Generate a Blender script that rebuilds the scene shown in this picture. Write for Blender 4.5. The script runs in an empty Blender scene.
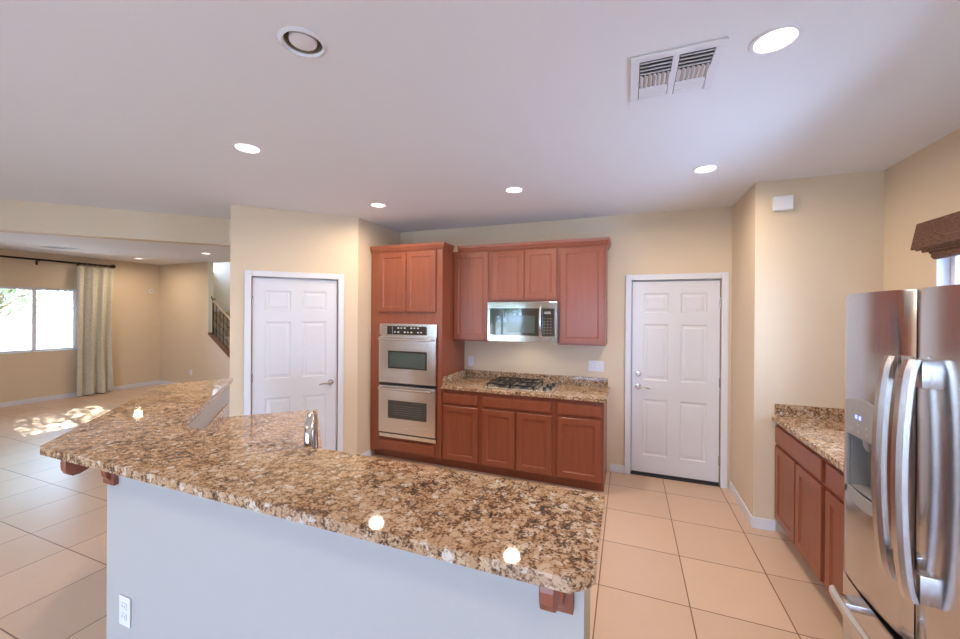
import bpy, bmesh, math, random
from mathutils import Vector, Matrix
PI = math.pi
sc = bpy.context.scene
COL = sc.collection
random.seed(7)

# ------------------------------------------------------------------ camera
F, YAW, PITCH, ROLL, CY, H = 384.709, .3659, .0022, .0066, 313.563, 1.6916
cam = bpy.data.objects.new('camera', bpy.data.cameras.new('camera'))
COL.objects.link(cam)
R = Vector((math.cos(YAW), math.sin(YAW), 0)); FW = Vector((-math.sin(YAW), math.cos(YAW), 0)); Z = Vector((0, 0, 1))
F2 = FW * math.cos(PITCH) - Z * math.sin(PITCH); U2 = Z * math.cos(PITCH) + FW * math.sin(PITCH)
er = R * math.cos(ROLL) + U2 * math.sin(ROLL); eu = U2 * math.cos(ROLL) - R * math.sin(ROLL)
m = Matrix((er, eu, -F2)).transposed().to_4x4(); m.translation = Vector((0, 0, H))
cam.matrix_world = m
cam.data.sensor_width = 36; cam.data.lens = F / 960 * 36; cam.data.shift_y = (CY - 319.5) / 960
cam.data.clip_start = .02
sc.camera = cam

# ------------------------------------------------------------------ light and exposure
sc.view_settings.view_transform = 'Standard'; sc.view_settings.look = 'None'
sc.view_settings.gamma = 1; sc.view_settings.use_curve_mapping = False
sc.view_settings.exposure = 0.0
SKY = 18.0
LAMP = 14.5
SUN = 26.0
w = bpy.data.worlds.new('world'); sc.world = w; w.use_nodes = True
nt = w.node_tree; bgn = nt.nodes['Background']
sky = nt.nodes.new('ShaderNodeTexSky'); sky.sky_type = 'PREETHAM'; sky.turbidity = 3.0
sky.sun_direction = Vector((-1, .17, .76)).normalized()
mx = nt.nodes.new('ShaderNodeMix'); mx.data_type = 'RGBA'; mx.inputs[0].default_value = .93
nt.links.new(sky.outputs[0], mx.inputs[6]); mx.inputs[7].default_value = (.61, .83, 1.38, 1)
nt.links.new(mx.outputs[2], bgn.inputs[0]); bgn.inputs[1].default_value = SKY
sun = bpy.data.objects.new('sun', bpy.data.lights.new('sun', 'SUN')); COL.objects.link(sun)
sun.data.energy = SUN; sun.data.angle = .01; sun.data.color = (1, .95, .86)
sun.rotation_euler = Vector((1, -.17, -.76)).to_track_quat('-Z', 'Y').to_euler()

def portal(name, loc, direction, sx, sz):
    l = bpy.data.lights.new(name, 'AREA'); l.shape = 'RECTANGLE'; l.size = sx; l.size_y = sz
    l.cycles.is_portal = True
    o = bpy.data.objects.new(name, l); COL.objects.link(o); o.location = loc
    o.rotation_euler = Vector(direction).to_track_quat('-Z', 'Z').to_euler(); return o
portal('sky_portal_patio', (-3.82, -2.74, 1.03), (0, 1, 0), 2.16, 2.04)
portal('sky_portal_rear', (-.575, -2.74, 1.1), (0, 1, 0), 1.75, 1.9)
portal('sky_portal_left', (-10.22, 3.63, 1.5), (1, 0, 0), 1.2, 1.2)
portal('sky_portal_right', (1.87, 2.34, 1.6), (-1, 0, 0), 1.6, 1.05)

# ------------------------------------------------------------------ materials
def node(nt, t, **k):
    n = nt.nodes.new(t)
    for a, b in k.items():
        if a.startswith('i_'):
            n.inputs[a[2:]].default_value = b
        else: setattr(n, a, b)
    return n
def mat(name, col, rough=.5, metal=0, bump=0, bscale=200, coat=0, emit=0, trans=0, var=0, vscale=3, spec=.5):
    m = bpy.data.materials.new(name); m.use_nodes = True; nt = m.node_tree
    p = nt.nodes['Principled BSDF']
    p.inputs['Base Color'].default_value = (*col, 1); p.inputs['Roughness'].default_value = rough
    p.inputs['Metallic'].default_value = metal; p.inputs['Coat Weight'].default_value = coat
    p.inputs['Coat Roughness'].default_value = .08
    p.inputs['Transmission Weight'].default_value = trans
    p.inputs['Specular IOR Level'].default_value = spec
    if emit:
        p.inputs['Emission Color'].default_value = (*col, 1); p.inputs['Emission Strength'].default_value = emit
    tc = node(nt, 'ShaderNodeTexCoord')
    if bump:
        n = node(nt, 'ShaderNodeTexNoise'); n.inputs['Scale'].default_value = bscale; n.inputs['Detail'].default_value = 3
        b = node(nt, 'ShaderNodeBump'); b.inputs['Strength'].default_value = bump; b.inputs['Distance'].default_value = .002
        nt.links.new(tc.outputs['Object'], n.inputs['Vector']); nt.links.new(n.outputs[0], b.inputs['Height'])
        nt.links.new(b.outputs[0], p.inputs['Normal'])
    if var:
        n = node(nt, 'ShaderNodeTexNoise'); n.inputs['Scale'].default_value = vscale
        nt.links.new(tc.outputs['Object'], n.inputs['Vector'])
        r = node(nt, 'ShaderNodeMapRange'); r.inputs['To Min'].default_value = 1 - var; r.inputs['To Max'].default_value = 1 + var
        nt.links.new(n.outputs[0], r.inputs[0])
        v = node(nt, 'ShaderNodeVectorMath', operation='MULTIPLY'); v.inputs[0].default_value = col
        nt.links.new(r.outputs[0], v.inputs[1]); nt.links.new(v.outputs[0], p.inputs['Base Color'])
    return m
M = {}
M['wall'] = mat('tan_paint', (.66, .53, .375), .55, bump=.25, bscale=160, var=.02)
M['wall_pale'] = mat('bar_wall_finish', (.43, .415, .395), .45, bump=.2, bscale=160)  # bar wall alone, greyer than the tan walls
M['wall_stair'] = mat('stairwell_paint', (.72, .71, .60), .6, bump=.2)
M['ceiling'] = mat('ceiling_paint', (.74, .74, .755), .8, bump=.25, bscale=120)
M['trim'] = mat('white_trim', (.68, .68, .72), .35, bump=.03)
M['door'] = mat('white_door_paint', (.65, .65, .69), .35, bump=.05, bscale=90)
M['black'] = mat('black_plastic', (.012, .012, .014), .3)
M['iron'] = mat('cast_iron', (.012, .012, .012), .5, bump=.3)
M['rodmetal'] = mat('bronze_rod', (.03, .02, .015), .4, metal=.6)
M['white_plastic'] = mat('white_plastic', (.72, .72, .76), .35)
M['slot'] = mat('dark_slot', (.08, .08, .09), .6)
M['chrome'] = mat('satin_nickel', (.62, .60, .58), .22, metal=1)
M['glass_black'] = mat('black_glass', (.015, .018, .018), .03, coat=1.0, spec=1.0)
M['glass_oven'] = mat('oven_glass_green_sheen', (.07, .10, .095), .06, coat=1.0)  # greenish reflection in the upper oven glass put into the base colour
M['glass_oven2'] = mat('oven_glass_dark', (.05, .055, .06), .06, coat=1.0)
M['grey_plastic'] = mat('grey_plastic', (.30, .295, .29), .35)
M['grey_dark'] = mat('cavity_plastic', (.26, .25, .24), .3)
M['led_blue'] = mat('blue_display', (.15, .2, 1.0), .4, emit=4)
M['led_white'] = mat('white_print', (.7, .7, .75), .5)
M['rack_grey'] = mat('rack_wire', (.13, .13, .13), .4)
M['rubber'] = mat('black_rubber', (.02, .02, .025), .6)
M['burner'] = mat('burner_cap', (.02, .02, .02), .45)
M['baffle'] = mat('tan_baffle', (.30, .25, .17), .5)
M['lens'] = mat('lamp_lens', (1, .93, .80), .5, emit=9)
M['lens_off'] = mat('lamp_lens_off', (.72, .70, .72), .4)
M['foliage'] = mat('tree_leaves', (.22, .34, .14), .6, var=.3, vscale=6)
M['bark'] = mat('tree_bark', (.16, .11, .07), .9, bump=.6, bscale=30)
M['fence'] = mat('garden_wall', (.72, .72, .66), .9, bump=.4, bscale=40)
M['ground'] = mat('patio_ground', (.50, .49, .46), .9, bump=.4, bscale=30, var=.06)
M['carpet'] = mat('stair_carpet', (.42, .34, .25), .95, bump=.6, bscale=300)
M['rail_wood'] = mat('pale_rail_wood', (.42, .30, .20), .35)
M['cap_wood'] = mat('brown_rail_wood', (.16, .075, .05), .35)

def steel(name, col=(.62, .58, .54), rough=.28, axis=2):
    m = mat(name, col, rough, metal=1); nt = m.node_tree; p = nt.nodes['Principled BSDF']
    tc = node(nt, 'ShaderNodeTexCoord'); mp = node(nt, 'ShaderNodeMapping')
    s = [400, 400, 400]; s[axis] = 3
    mp.inputs['Scale'].default_value = s
    n = node(nt, 'ShaderNodeTexNoise'); n.inputs['Scale'].default_value = 1; n.inputs['Detail'].default_value = 2
    r = node(nt, 'ShaderNodeMapRange'); r.inputs['To Min'].default_value = rough - .05; r.inputs['To Max'].default_value = rough + .07
    nt.links.new(tc.outputs['Object'], mp.inputs[0]); nt.links.new(mp.outputs[0], n.inputs['Vector'])
    nt.links.new(n.outputs[0], r.inputs[0]); nt.links.new(r.outputs[0], p.inputs['Roughness'])
    b = node(nt, 'ShaderNodeBump'); b.inputs['Strength'].default_value = .008; b.inputs['Distance'].default_value = .001
    nt.links.new(n.outputs[0], b.inputs['Height']); nt.links.new(b.outputs[0], p.inputs['Normal'])
    return m
M['steel'] = steel('brushed_steel', (.60, .595, .61), .17, axis=2)
M['steel_h'] = steel('brushed_steel_horizontal', (.80, .77, .74), .24, axis=0)  # oven steel, base colour lightened to make up for dim reflections
M['steel_m'] = steel('brushed_steel_dimmed', (.50, .465, .42), .13, axis=0)  # same metal for the microwave, darkened to tone down bright window reflections
M['steel_handle'] = steel('satin_steel_handle', (.66, .64, .63), .24, axis=2)

def wood():
    m = mat('cherry_cabinet_wood', (.36, .115, .06), .36, coat=.15); nt = m.node_tree; p = nt.nodes['Principled BSDF']
    p.inputs['Coat Roughness'].default_value = .2
    tc = node(nt, 'ShaderNodeTexCoord'); mp = node(nt, 'ShaderNodeMapping'); mp.inputs['Scale'].default_value = (14, 14, 1.1)
    n = node(nt, 'ShaderNodeTexNoise'); n.inputs['Scale'].default_value = 2.2; n.inputs['Detail'].default_value = 6; n.inputs['Distortion'].default_value = .6
    cr = node(nt, 'ShaderNodeValToRGB')
    e = cr.color_ramp.elements; e[0].position = .25; e[0].color = (.215, .056, .025, 1); e[1].position = .8; e[1].color = (.275, .078, .036, 1)
    nt.links.new(tc.outputs['Object'], mp.inputs[0]); nt.links.new(mp.outputs[0], n.inputs['Vector'])
    nt.links.new(n.outputs[0], cr.inputs[0]); nt.links.new(cr.outputs[0], p.inputs['Base Color'])
    return m
M['wood'] = wood()

def granite():
    m = bpy.data.materials.new('granite'); m.use_nodes = True; nt = m.node_tree; p = nt.nodes['Principled BSDF']
    tc = node(nt, 'ShaderNodeTexCoord'); L = nt.links.new
    def noise(s, d=4, r=.6, dist=0):
        n = node(nt, 'ShaderNodeTexNoise'); n.inputs['Scale'].default_value = s; n.inputs['Detail'].default_value = d
        n.inputs['Roughness'].default_value = r; n.inputs['Distortion'].default_value = dist
        L(tc.outputs['Object'], n.inputs['Vector']); return n
    def ramp(src, stops):
        c = node(nt, 'ShaderNodeValToRGB'); e = c.color_ramp.elements
        e[0].position, e[0].color = stops[0][0], (*stops[0][1], 1); e[1].position, e[1].color = stops[-1][0], (*stops[-1][1], 1)
        for ps, cl in stops[1:-1]:
            x = e.new(ps); x.color = (*cl, 1)
        L(src, c.inputs[0]); return c
    def mixc(f, a, b):
        x = node(nt, 'ShaderNodeMix', data_type='RGBA'); L(f, x.inputs[0]); L(a, x.inputs[6]); L(b, x.inputs[7]); return x.outputs[2]
    nd = noise(22, 3)
    wv = node(nt, 'ShaderNodeVectorMath', operation='MULTIPLY_ADD'); L(nd.outputs[1], wv.inputs[0]); wv.inputs[1].default_value = (.035, .035, .035); L(tc.outputs['Object'], wv.inputs[2])
    vo = node(nt, 'ShaderNodeTexVoronoi'); vo.inputs['Scale'].default_value = 52; L(wv.outputs[0], vo.inputs['Vector'])
    fl = noise(150, 4, .62, .4); lo = noise(9, 2, .5)
    def mth(op, a, b):
        x = node(nt, 'ShaderNodeMath', operation=op)
        for i_, v_ in enumerate((a, b)):
            if isinstance(v_, (int, float)): x.inputs[i_].default_value = v_
            else: L(v_, x.inputs[i_])
        return x.outputs[0]
    comb = mth('ADD', mth('ADD', fl.outputs[0], mth('MULTIPLY', mth('SUBTRACT', vo.outputs['Distance'], .38), .30)), mth('MULTIPLY', mth('SUBTRACT', lo.outputs[0], .5), .25))
    sc_ = node(nt, 'ShaderNodeSeparateColor'); L(vo.outputs['Color'], sc_.inputs[0])
    patch = ramp(sc_.outputs[0], [(.0, (.40, .245, .135)), (.5, (.50, .335, .205)), (.85, (.56, .42, .30)), (1.0, (.62, .55, .48))])
    fleck = ramp(comb, [(.50, (1, 1, 1)), (.57, (.66, .57, .48)), (.64, (.36, .26, .20)), (.72, (.09, .07, .06))])
    mu = node(nt, 'ShaderNodeMix', data_type='RGBA', blend_type='MULTIPLY'); mu.inputs[0].default_value = 1; L(patch.outputs[0], mu.inputs[6]); L(fleck.outputs[0], mu.inputs[7])
    c = mu.outputs[2]
    L(c, p.inputs['Base Color']); p.inputs['Roughness'].default_value = .04
    p.inputs['Specular IOR Level'].default_value = .55
    return m
M['granite'] = granite()

def tiles():
    m = bpy.data.materials.new('floor_tiles'); m.use_nodes = True; nt = m.node_tree; p = nt.nodes['Principled BSDF']; L = nt.links.new
    tc = node(nt, 'ShaderNodeTexCoord'); s = node(nt, 'ShaderNodeSeparateXYZ'); L(tc.outputs['Object'], s.inputs[0])
    def mt(op, a, b=None, c=None):
        n = node(nt, 'ShaderNodeMath', operation=op)
        for i, v in enumerate((a, b, c)):
            if v is None: continue
            if isinstance(v, (int, float)): n.inputs[i].default_value = v
            else: L(v, n.inputs[i])
        return n.outputs[0]
    us = []; ids = []
    for ax, off, pit in ((0, .35, .506), (1, .4906, .5045)):
        q = mt('DIVIDE', mt('SUBTRACT', s.outputs[ax], off), pit)
        fr = mt('FRACT', q); ids.append(mt('FLOOR', q))
        us.append(mt('MULTIPLY', mt('MINIMUM', fr, mt('SUBTRACT', 1, fr)), pit))
    d = mt('MINIMUM', us[0], us[1])
    g = node(nt, 'ShaderNodeMapRange', interpolation_type='SMOOTHSTEP'); L(d, g.inputs[0]); g.inputs['From Min'].default_value = .0022; g.inputs['From Max'].default_value = .0045
    cv = node(nt, 'ShaderNodeCombineXYZ'); L(ids[0], cv.inputs[0]); L(ids[1], cv.inputs[1])
    wn = node(nt, 'ShaderNodeTexWhiteNoise'); L(cv.outputs[0], wn.inputs[0])
    n = node(nt, 'ShaderNodeTexNoise'); n.inputs['Scale'].default_value = 7; n.inputs['Detail'].default_value = 4; n.inputs['Roughness'].default_value = .62
    av = node(nt, 'ShaderNodeVectorMath', operation='MULTIPLY_ADD'); L(wn.outputs[1], av.inputs[0]); av.inputs[1].default_value = (9, 9, 9); L(tc.outputs['Object'], av.inputs[2])
    L(tc.outputs['Object'], n.inputs['Vector'])
    cr = node(nt, 'ShaderNodeValToRGB'); e = cr.color_ramp.elements
    e[0].position = .2; e[0].color = (.595, .42, .30, 1); e[1].position = .8; e[1].color = (.615, .44, .322, 1)
    L(n.outputs[0], cr.inputs[0])
    br = node(nt, 'ShaderNodeMapRange'); L(wn.outputs[0], br.inputs[0]); br.inputs['To Min'].default_value = .94; br.inputs['To Max'].default_value = 1.05
    v = node(nt, 'ShaderNodeVectorMath', operation='MULTIPLY'); L(cr.outputs[0], v.inputs[0]); L(br.outputs[0], v.inputs[1])
    x = node(nt, 'ShaderNodeMix', data_type='RGBA'); L(g.outputs[0], x.inputs[0]); x.inputs[6].default_value = (.17, .085, .05, 1); L(v.outputs[0], x.inputs[7])
    L(x.outputs[2], p.inputs['Base Color'])
    r = node(nt, 'ShaderNodeMapRange'); L(n.outputs[0], r.inputs[0]); p.inputs['Roughness'].default_value = .28
    b = node(nt, 'ShaderNodeBump'); b.inputs['Strength'].default_value = .35; b.inputs['Distance'].default_value = .002; L(g.outputs[0], b.inputs['Height']); L(b.outputs[0], p.inputs['Normal'])
    return m
M['tiles'] = tiles()

def fabric(name, c1, c2, scale, weave=700, rough=.9):
    m = mat(name, c1, rough); nt = m.node_tree; p = nt.nodes['Principled BSDF']; L = nt.links.new
    tc = node(nt, 'ShaderNodeTexCoord'); v = node(nt, 'ShaderNodeTexVoronoi'); v.inputs['Scale'].default_value = scale
    L(tc.outputs['Object'], v.inputs['Vector'])
    cr = node(nt, 'ShaderNodeValToRGB'); e = cr.color_ramp.elements
    e[0].position = .25; e[0].color = (*c1, 1); e[1].position = .4; e[1].color = (*c2, 1)
    L(v.outputs[0], cr.inputs[0]); L(cr.outputs[0], p.inputs['Base Color'])
    n = node(nt, 'ShaderNodeTexNoise'); n.inputs['Scale'].default_value = weave
    b = node(nt, 'ShaderNodeBump'); b.inputs['Strength'].default_value = .3; b.inputs['Distance'].default_value = .001
    L(tc.outputs['Object'], n.inputs['Vector']); L(n.outputs[0], b.inputs['Height']); L(b.outputs[0], p.inputs['Normal'])
    return m
M['curtain'] = fabric('curtain_fabric', (.50, .47, .38), (.62, .58, .47), 34)
def woven():
    m = mat('woven_wood', (.12, .05, .03), .7); nt = m.node_tree; p = nt.nodes['Principled BSDF']; L = nt.links.new
    tc = node(nt, 'ShaderNodeTexCoord'); mp = node(nt, 'ShaderNodeMapping'); mp.inputs['Scale'].default_value = (60, 40, 300)
    n = node(nt, 'ShaderNodeTexNoise'); n.inputs['Scale'].default_value = 1; n.inputs['Detail'].default_value = 3
    cr = node(nt, 'ShaderNodeValToRGB'); e = cr.color_ramp.elements
    e[0].position = .35; e[0].color = (.055, .022, .014, 1); e[1].position = .65; e[1].color = (.19, .088, .052, 1)
    L(tc.outputs['Object'], mp.inputs[0]); L(mp.outputs[0], n.inputs['Vector']); L(n.outputs[0], cr.inputs[0]); L(cr.outputs[0], p.inputs['Base Color'])
    b = node(nt, 'ShaderNodeBump'); b.inputs['Strength'].default_value = .6; b.inputs['Distance'].default_value = .003; L(n.outputs[0], b.inputs['Height']); L(b.outputs[0], p.inputs['Normal'])
    return m
M['woven'] = woven()
def pane():
    m = bpy.data.materials.new('window_glass'); m.use_nodes = True; nt = m.node_tree; nt.nodes.clear(); L = nt.links.new
    o = node(nt, 'ShaderNodeOutputMaterial'); t = node(nt, 'ShaderNodeBsdfTransparent'); t.inputs[0].default_value = (.95, .98, .96, 1)
    g = node(nt, 'ShaderNodeBsdfGlossy'); g.inputs['Roughness'].default_value = .01
    fr = node(nt, 'ShaderNodeFresnel'); fr.inputs[0].default_value = 1.3
    x = node(nt, 'ShaderNodeMixShader'); L(fr.outputs[0], x.inputs[0]); L(t.outputs[0], x.inputs[1]); L(g.outputs[0], x.inputs[2]); L(x.outputs[0], o.inputs[0])
    return m
M['pane'] = pane()

# ------------------------------------------------------------------ mesh helpers
def add_box(bm, x0, y0, z0, x1, y1, z1, bev=0, seg=2):
    vs = [bm.verts.new((x, y, z)) for x in (x0, x1) for y in (y0, y1) for z in (z0, z1)]
    fs = [bm.faces.new([vs[i] for i in f]) for f in ((0, 1, 3, 2), (4, 6, 7, 5), (0, 4, 5, 1), (2, 3, 7, 6), (0, 2, 6, 4), (1, 5, 7, 3))]
    if bev:
        es = list({e for f in fs for e in f.edges})
        bmesh.ops.bevel(bm, geom=es, offset=bev, segments=seg, affect='EDGES', profile=.5)
def BX(*a, **k):
    bm = bmesh.new(); add_box(bm, *a, **k); return bm
def add_prism(bm, pts, a, b, axis='z', bev=0, seg=3):
    def P(p, t): return {'z': (p[0], p[1], t), 'y': (p[0], t, p[1]), 'x': (t, p[0], p[1])}[axis]
    lo = [bm.verts.new(P(p, a)) for p in pts]; hi = [bm.verts.new(P(p, b)) for p in pts]
    n = len(pts); fl = bm.faces.new(lo); fh = bm.faces.new(hi)
    for i in range(n): bm.faces.new((lo[i], lo[(i + 1) % n], hi[(i + 1) % n], hi[i]))
    if bev:
        es = list(set(fl.edges) | set(fh.edges))
        bmesh.ops.bevel(bm, geom=es, offset=bev, segments=seg, affect='EDGES', profile=.5)
def PR(*a, **k):
    bm = bmesh.new(); add_prism(bm, *a, **k); return bm
def add_tube(bm, path, r, n=12, cap=True, flat=1.0):
    path = [Vector(p) for p in path]; rings = []
    rs = r if isinstance(r, (list, tuple)) else [r] * len(path)
    up = None
    for i, p in enumerate(path):
        t = (path[min(i + 1, len(path) - 1)] - path[max(i - 1, 0)]).normalized()
        if up is None:
            up = t.orthogonal().normalized() if abs(t.z) > .99 or True else up
        u = (up - t * up.dot(t)).normalized(); v = t.cross(u); up = u
        rings.append([bm.verts.new(p + (u * math.cos(a) * flat + v * math.sin(a)) * rs[i]) for a in [2 * PI * k / n for k in range(n)]])
    for a, b in zip(rings, rings[1:]):
        for k in range(n): bm.faces.new((a[k], a[(k + 1) % n], b[(k + 1) % n], b[k]))
    if cap: bm.faces.new(rings[0]); bm.faces.new(rings[-1])
def TB(*a, **k):
    bm = bmesh.new(); add_tube(bm, *a, **k); return bm
def add_lathe(bm, prof, c=(0, 0, 0), axis='z', n=40):
    rings = []
    for r, h in prof:
        ring = []
        for k in range(n):
            a = 2 * PI * k / n; x, y = r * math.cos(a), r * math.sin(a)
            p = {'z': (x, y, h), 'y': (x, h, y), 'x': (h, x, y)}[axis]
            ring.append(bm.verts.new((c[0] + p[0], c[1] + p[1], c[2] + p[2])))
        rings.append(ring)
    for a, b in zip(rings, rings[1:]):
        for k in range(n): bm.faces.new((a[k], a[(k + 1) % n], b[(k + 1) % n], b[k]))
    return rings
def LA(prof, c=(0, 0, 0), axis='z', n=40, caps=True):
    bm = bmesh.new(); r = add_lathe(bm, prof, c, axis, n)
    if caps: bm.faces.new(r[0]); bm.faces.new(r[-1])
    return bm
def rings_face(bm, x0, z0, x1, z1, y, prof):
    """a recessed or raised panel on the front (-Y) face, closed by concentric rings (inset, depth)"""
    prev = None
    for ins, dep in prof:
        r = [bm.verts.new((x, y + dep, z)) for x, z in ((x0 + ins, z0 + ins), (x1 - ins, z0 + ins), (x1 - ins, z1 - ins), (x0 + ins, z1 - ins))]
        if prev:
            for k in range(4): bm.faces.new((prev[k], prev[(k + 1) % 4], r[(k + 1) % 4], r[k]))
        prev = r
    bm.faces.new(prev)
def panel_slab(x0, z0, x1, z1, th, panels, prof, edge=.004):
    """slab whose back is at y=0 and front at y=-th, with panels set into the front"""
    bm = bmesh.new(); y = -th
    xs = sorted({x0 + edge, x1 - edge, *[p[0] for p in panels], *[p[2] for p in panels]})
    zs = sorted({z0 + edge, z1 - edge, *[p[1] for p in panels], *[p[3] for p in panels]})
    for i in range(len(xs) - 1):
        for j in range(len(zs) - 1):
            cx, cz = (xs[i] + xs[i + 1]) / 2, (zs[j] + zs[j + 1]) / 2
            if any(p[0] < cx < p[2] and p[1] < cz < p[3] for p in panels): continue
            bm.faces.new([bm.verts.new((a, y, b)) for a, b in ((xs[i], zs[j]), (xs[i + 1], zs[j]), (xs[i + 1], zs[j + 1]), (xs[i], zs[j + 1]))])
    for p in panels: rings_face(bm, *p, y, prof)
    ri = [(x0 + edge, z0 + edge), (x1 - edge, z0 + edge), (x1 - edge, z1 - edge), (x0 + edge, z1 - edge)]
    ro = [(x0, z0), (x1, z0), (x1, z1), (x0, z1)]
    A = [bm.verts.new((a, y, b)) for a, b in ri]; B = [bm.verts.new((a, y + edge, b)) for a, b in ro]; C_ = [bm.verts.new((a, 0, b)) for a, b in ro]
    for k in range(4):
        q = (k + 1) % 4
        bm.faces.new((A[k], A[q], B[q], B[k])); bm.faces.new((B[k], B[q], C_[q], C_[k]))
    bm.faces.new(C_)
    bmesh.ops.remove_doubles(bm, verts=bm.verts, dist=1e-5)
    return bm
def obj(name, bm, m, parent=None, smooth=None, label=None):
    bmesh.ops.recalc_face_normals(bm, faces=bm.faces)
    me = bpy.data.meshes.new(name); bm.to_mesh(me); bm.free()
    me.materials.append(M[m] if isinstance(m, str) else m)
    if smooth is not None:
        for p in me.polygons: p.use_smooth = True
        me.set_sharp_from_angle(angle=math.radians(smooth))
    o = bpy.data.objects.new(name, me); COL.objects.link(o)
    if parent is not None: o.parent = parent
    if label: o['label'] = label
    return o
def thing(name, label, cat, loc=(0, 0, 0), rz=0, group=None):
    o = bpy.data.objects.new(name, None); COL.objects.link(o); o.empty_display_size = .1
    o.location = loc; o.rotation_euler = (0, 0, rz); o['label'] = label; o['category'] = cat
    if group: o['group'] = group
    return o
def tag(o, label, cat, group=None):
    o['label'] = label; o['category'] = cat
    if group: o['group'] = group
    return o
def struct(name, bm, m, parent=None, smooth=None):
    o = obj(name, bm, m, parent, smooth)
    if parent is None: o['kind'] = 'structure'
    return o
def sthing(name, loc=(0, 0, 0), rz=0):
    o = bpy.data.objects.new(name, None); COL.objects.link(o); o.location = loc; o.rotation_euler = (0, 0, rz); o['kind'] = 'structure'; return o
def cut(o, cutters):
    """subtract cutter meshes and keep the plain result"""
    cs = []
    for bm in cutters:
        bmesh.ops.recalc_face_normals(bm, faces=bm.faces)
        me = bpy.data.meshes.new('cutter'); bm.to_mesh(me); bm.free()
        c = bpy.data.objects.new('cutter', me); COL.objects.link(c); c.matrix_world = o.matrix_world
        if o.parent: c.parent = o.parent; c.matrix_parent_inverse = Matrix(); c.matrix_basis = o.matrix_basis
        cs.append(c)
        md = o.modifiers.new('b', 'BOOLEAN'); md.operation = 'DIFFERENCE'; md.object = c; md.solver = 'EXACT'
    bpy.context.view_layer.update()
    dg = bpy.context.evaluated_depsgraph_get()
    me = bpy.data.meshes.new_from_object(o.evaluated_get(dg)); me.name = o.name
    o.modifiers.clear(); o.data = me
    for c in cs: bpy.data.objects.remove(c, do_unlink=True)
def dup(root, loc, label=None, group=None, rz=None):
    r = root.copy(); COL.objects.link(r); r.location = loc
    if rz is not None: r.rotation_euler = (0, 0, rz)
    if label: r['label'] = label
    if group: r['group'] = group
    for ch in list(root.children):
        c = ch.copy(); COL.objects.link(c); c.parent = r
        for g in list(ch.children):
            d = g.copy(); COL.objects.link(d); d.parent = c
    return r

# ------------------------------------------------------------------ measured plan of the room
HC = 2.74
D = 4.359; XA = -2.80; XB = .944; YC = 3.637; XD = 1.726; XL = -10.075; YF = 5.64; YR = -2.6
PX, PY, PL = -3.648, 2.652, 1.205           # pantry wall: start corner and length, running at 45 degrees
S2 = math.sqrt(.5)

# floor and ceiling
struct('floor', BX(XL - .15, YR - .12, -.12, XD + .14, 7.0, 0), 'tiles')
obj_c = struct('ceiling', BX(XL - .15, YR - .12, HC, XD + .14, YF + .11, HC + .25), 'ceiling')
struct('ceiling_stairwell', BX(XL - .15, YF, 4.9, -4.0, 7.0, 5.0), 'ceiling')
struct('wall_stairwell_upper', BX(XL, YF, HC + .25, -4.15, YF + .11, 4.9), 'wall_stair')
struct('wall_stairwell_sides', BX(-4.25, YF + .11, HC, -4.15, 7.0, 4.9), 'wall_stair')
struct('wall_stairwell_left', BX(XL - .12, YF, HC + .25, XL, 7.0, 4.9), 'wall_stair')
LIT = [(-2.29, 1.775), (-2.29, 3.167), (-.91, 3.167), (.52, 3.177), (.52, 1.775)]
LIT_L = [(-9.21, 4.786), (-7.19, 4.77)]
OFF = (-1.19, 1.155)
cut(obj_c, [LA([(.066, HC - .05), (.066, HC + .03)], (x, y, 0)) for x, y in LIT + LIT_L] + [LA([(.072, HC - .05), (.072, HC + .12)], (*OFF, 0))])

# back wall with the entry door opening
DX0, DW, DH = .043, .812, 2.03
bm = bmesh.new()
add_box(bm, XA - .1, D, 0, DX0 - .004, D + .12, HC); add_box(bm, DX0 + DW + .004, D, 0, XB, D + .12, HC); add_box(bm, DX0 - .004, D, DH + .012, DX0 + DW + .004, D + .12, HC)
struct('wall_back', bm, 'wall')
# projecting corner beside the door and the recess wall over the right-hand worktop
struct('wall_alcove', BX(XB, YC, 0, XD + .12, D + .12, HC), 'wall')
# right wall with window
WY0, WY1, WZ0, WZ1 = 1.55, 3.13, 1.12, 2.12
bm = bmesh.new()
add_box(bm, XD, YR - .12, 0, XD + .12, WY0, HC); add_box(bm, XD, WY1, 0, XD + .12, YC, HC); add_box(bm, XD, WY0, 0, XD + .12, WY1, WZ0); add_box(bm, XD, WY0, WZ1, XD + .12, WY1, HC)
struct('wall_right', bm, 'wall')
# pantry
rot = lambda o: o
pw = sthing('wall_pantry_front', (PX, PY, 0), PI / 4)
bm = bmesh.new(); a0 = .185; a1 = a0 + .812
add_box(bm, 0, 0, 0, a0 - .004, .11, HC); add_box(bm, a1 + .004, 0, 0, PL, .11, HC); add_box(bm, a0 - .004, 0, DH + .012, a1 + .004, .11, HC)
obj('wall_panel', bm, 'wall', pw)
struct('wall_pantry_side', BX(XA - .11, PY + PL * S2, 0, XA, D, HC), 'wall')
struct('wall_pantry_end', PR([(PX - .078, PY + .078), (PX, PY + .156), (PX + .078 - .503, PY + .078 + .503), (PX - .503, PY + .503)], 0, HC), 'wall')
# dropped header between kitchen and living room, on the 45 degree line
hx, hy = PX - .503, PY + .503
struct('wall_header', PR([(hx, hy), (hx - 5.75, hy - 5.75), (hx - 5.75 - .1, hy - 5.75 + .1), (hx - .1, hy + .1)], 2.443, HC), 'wall')
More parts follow.
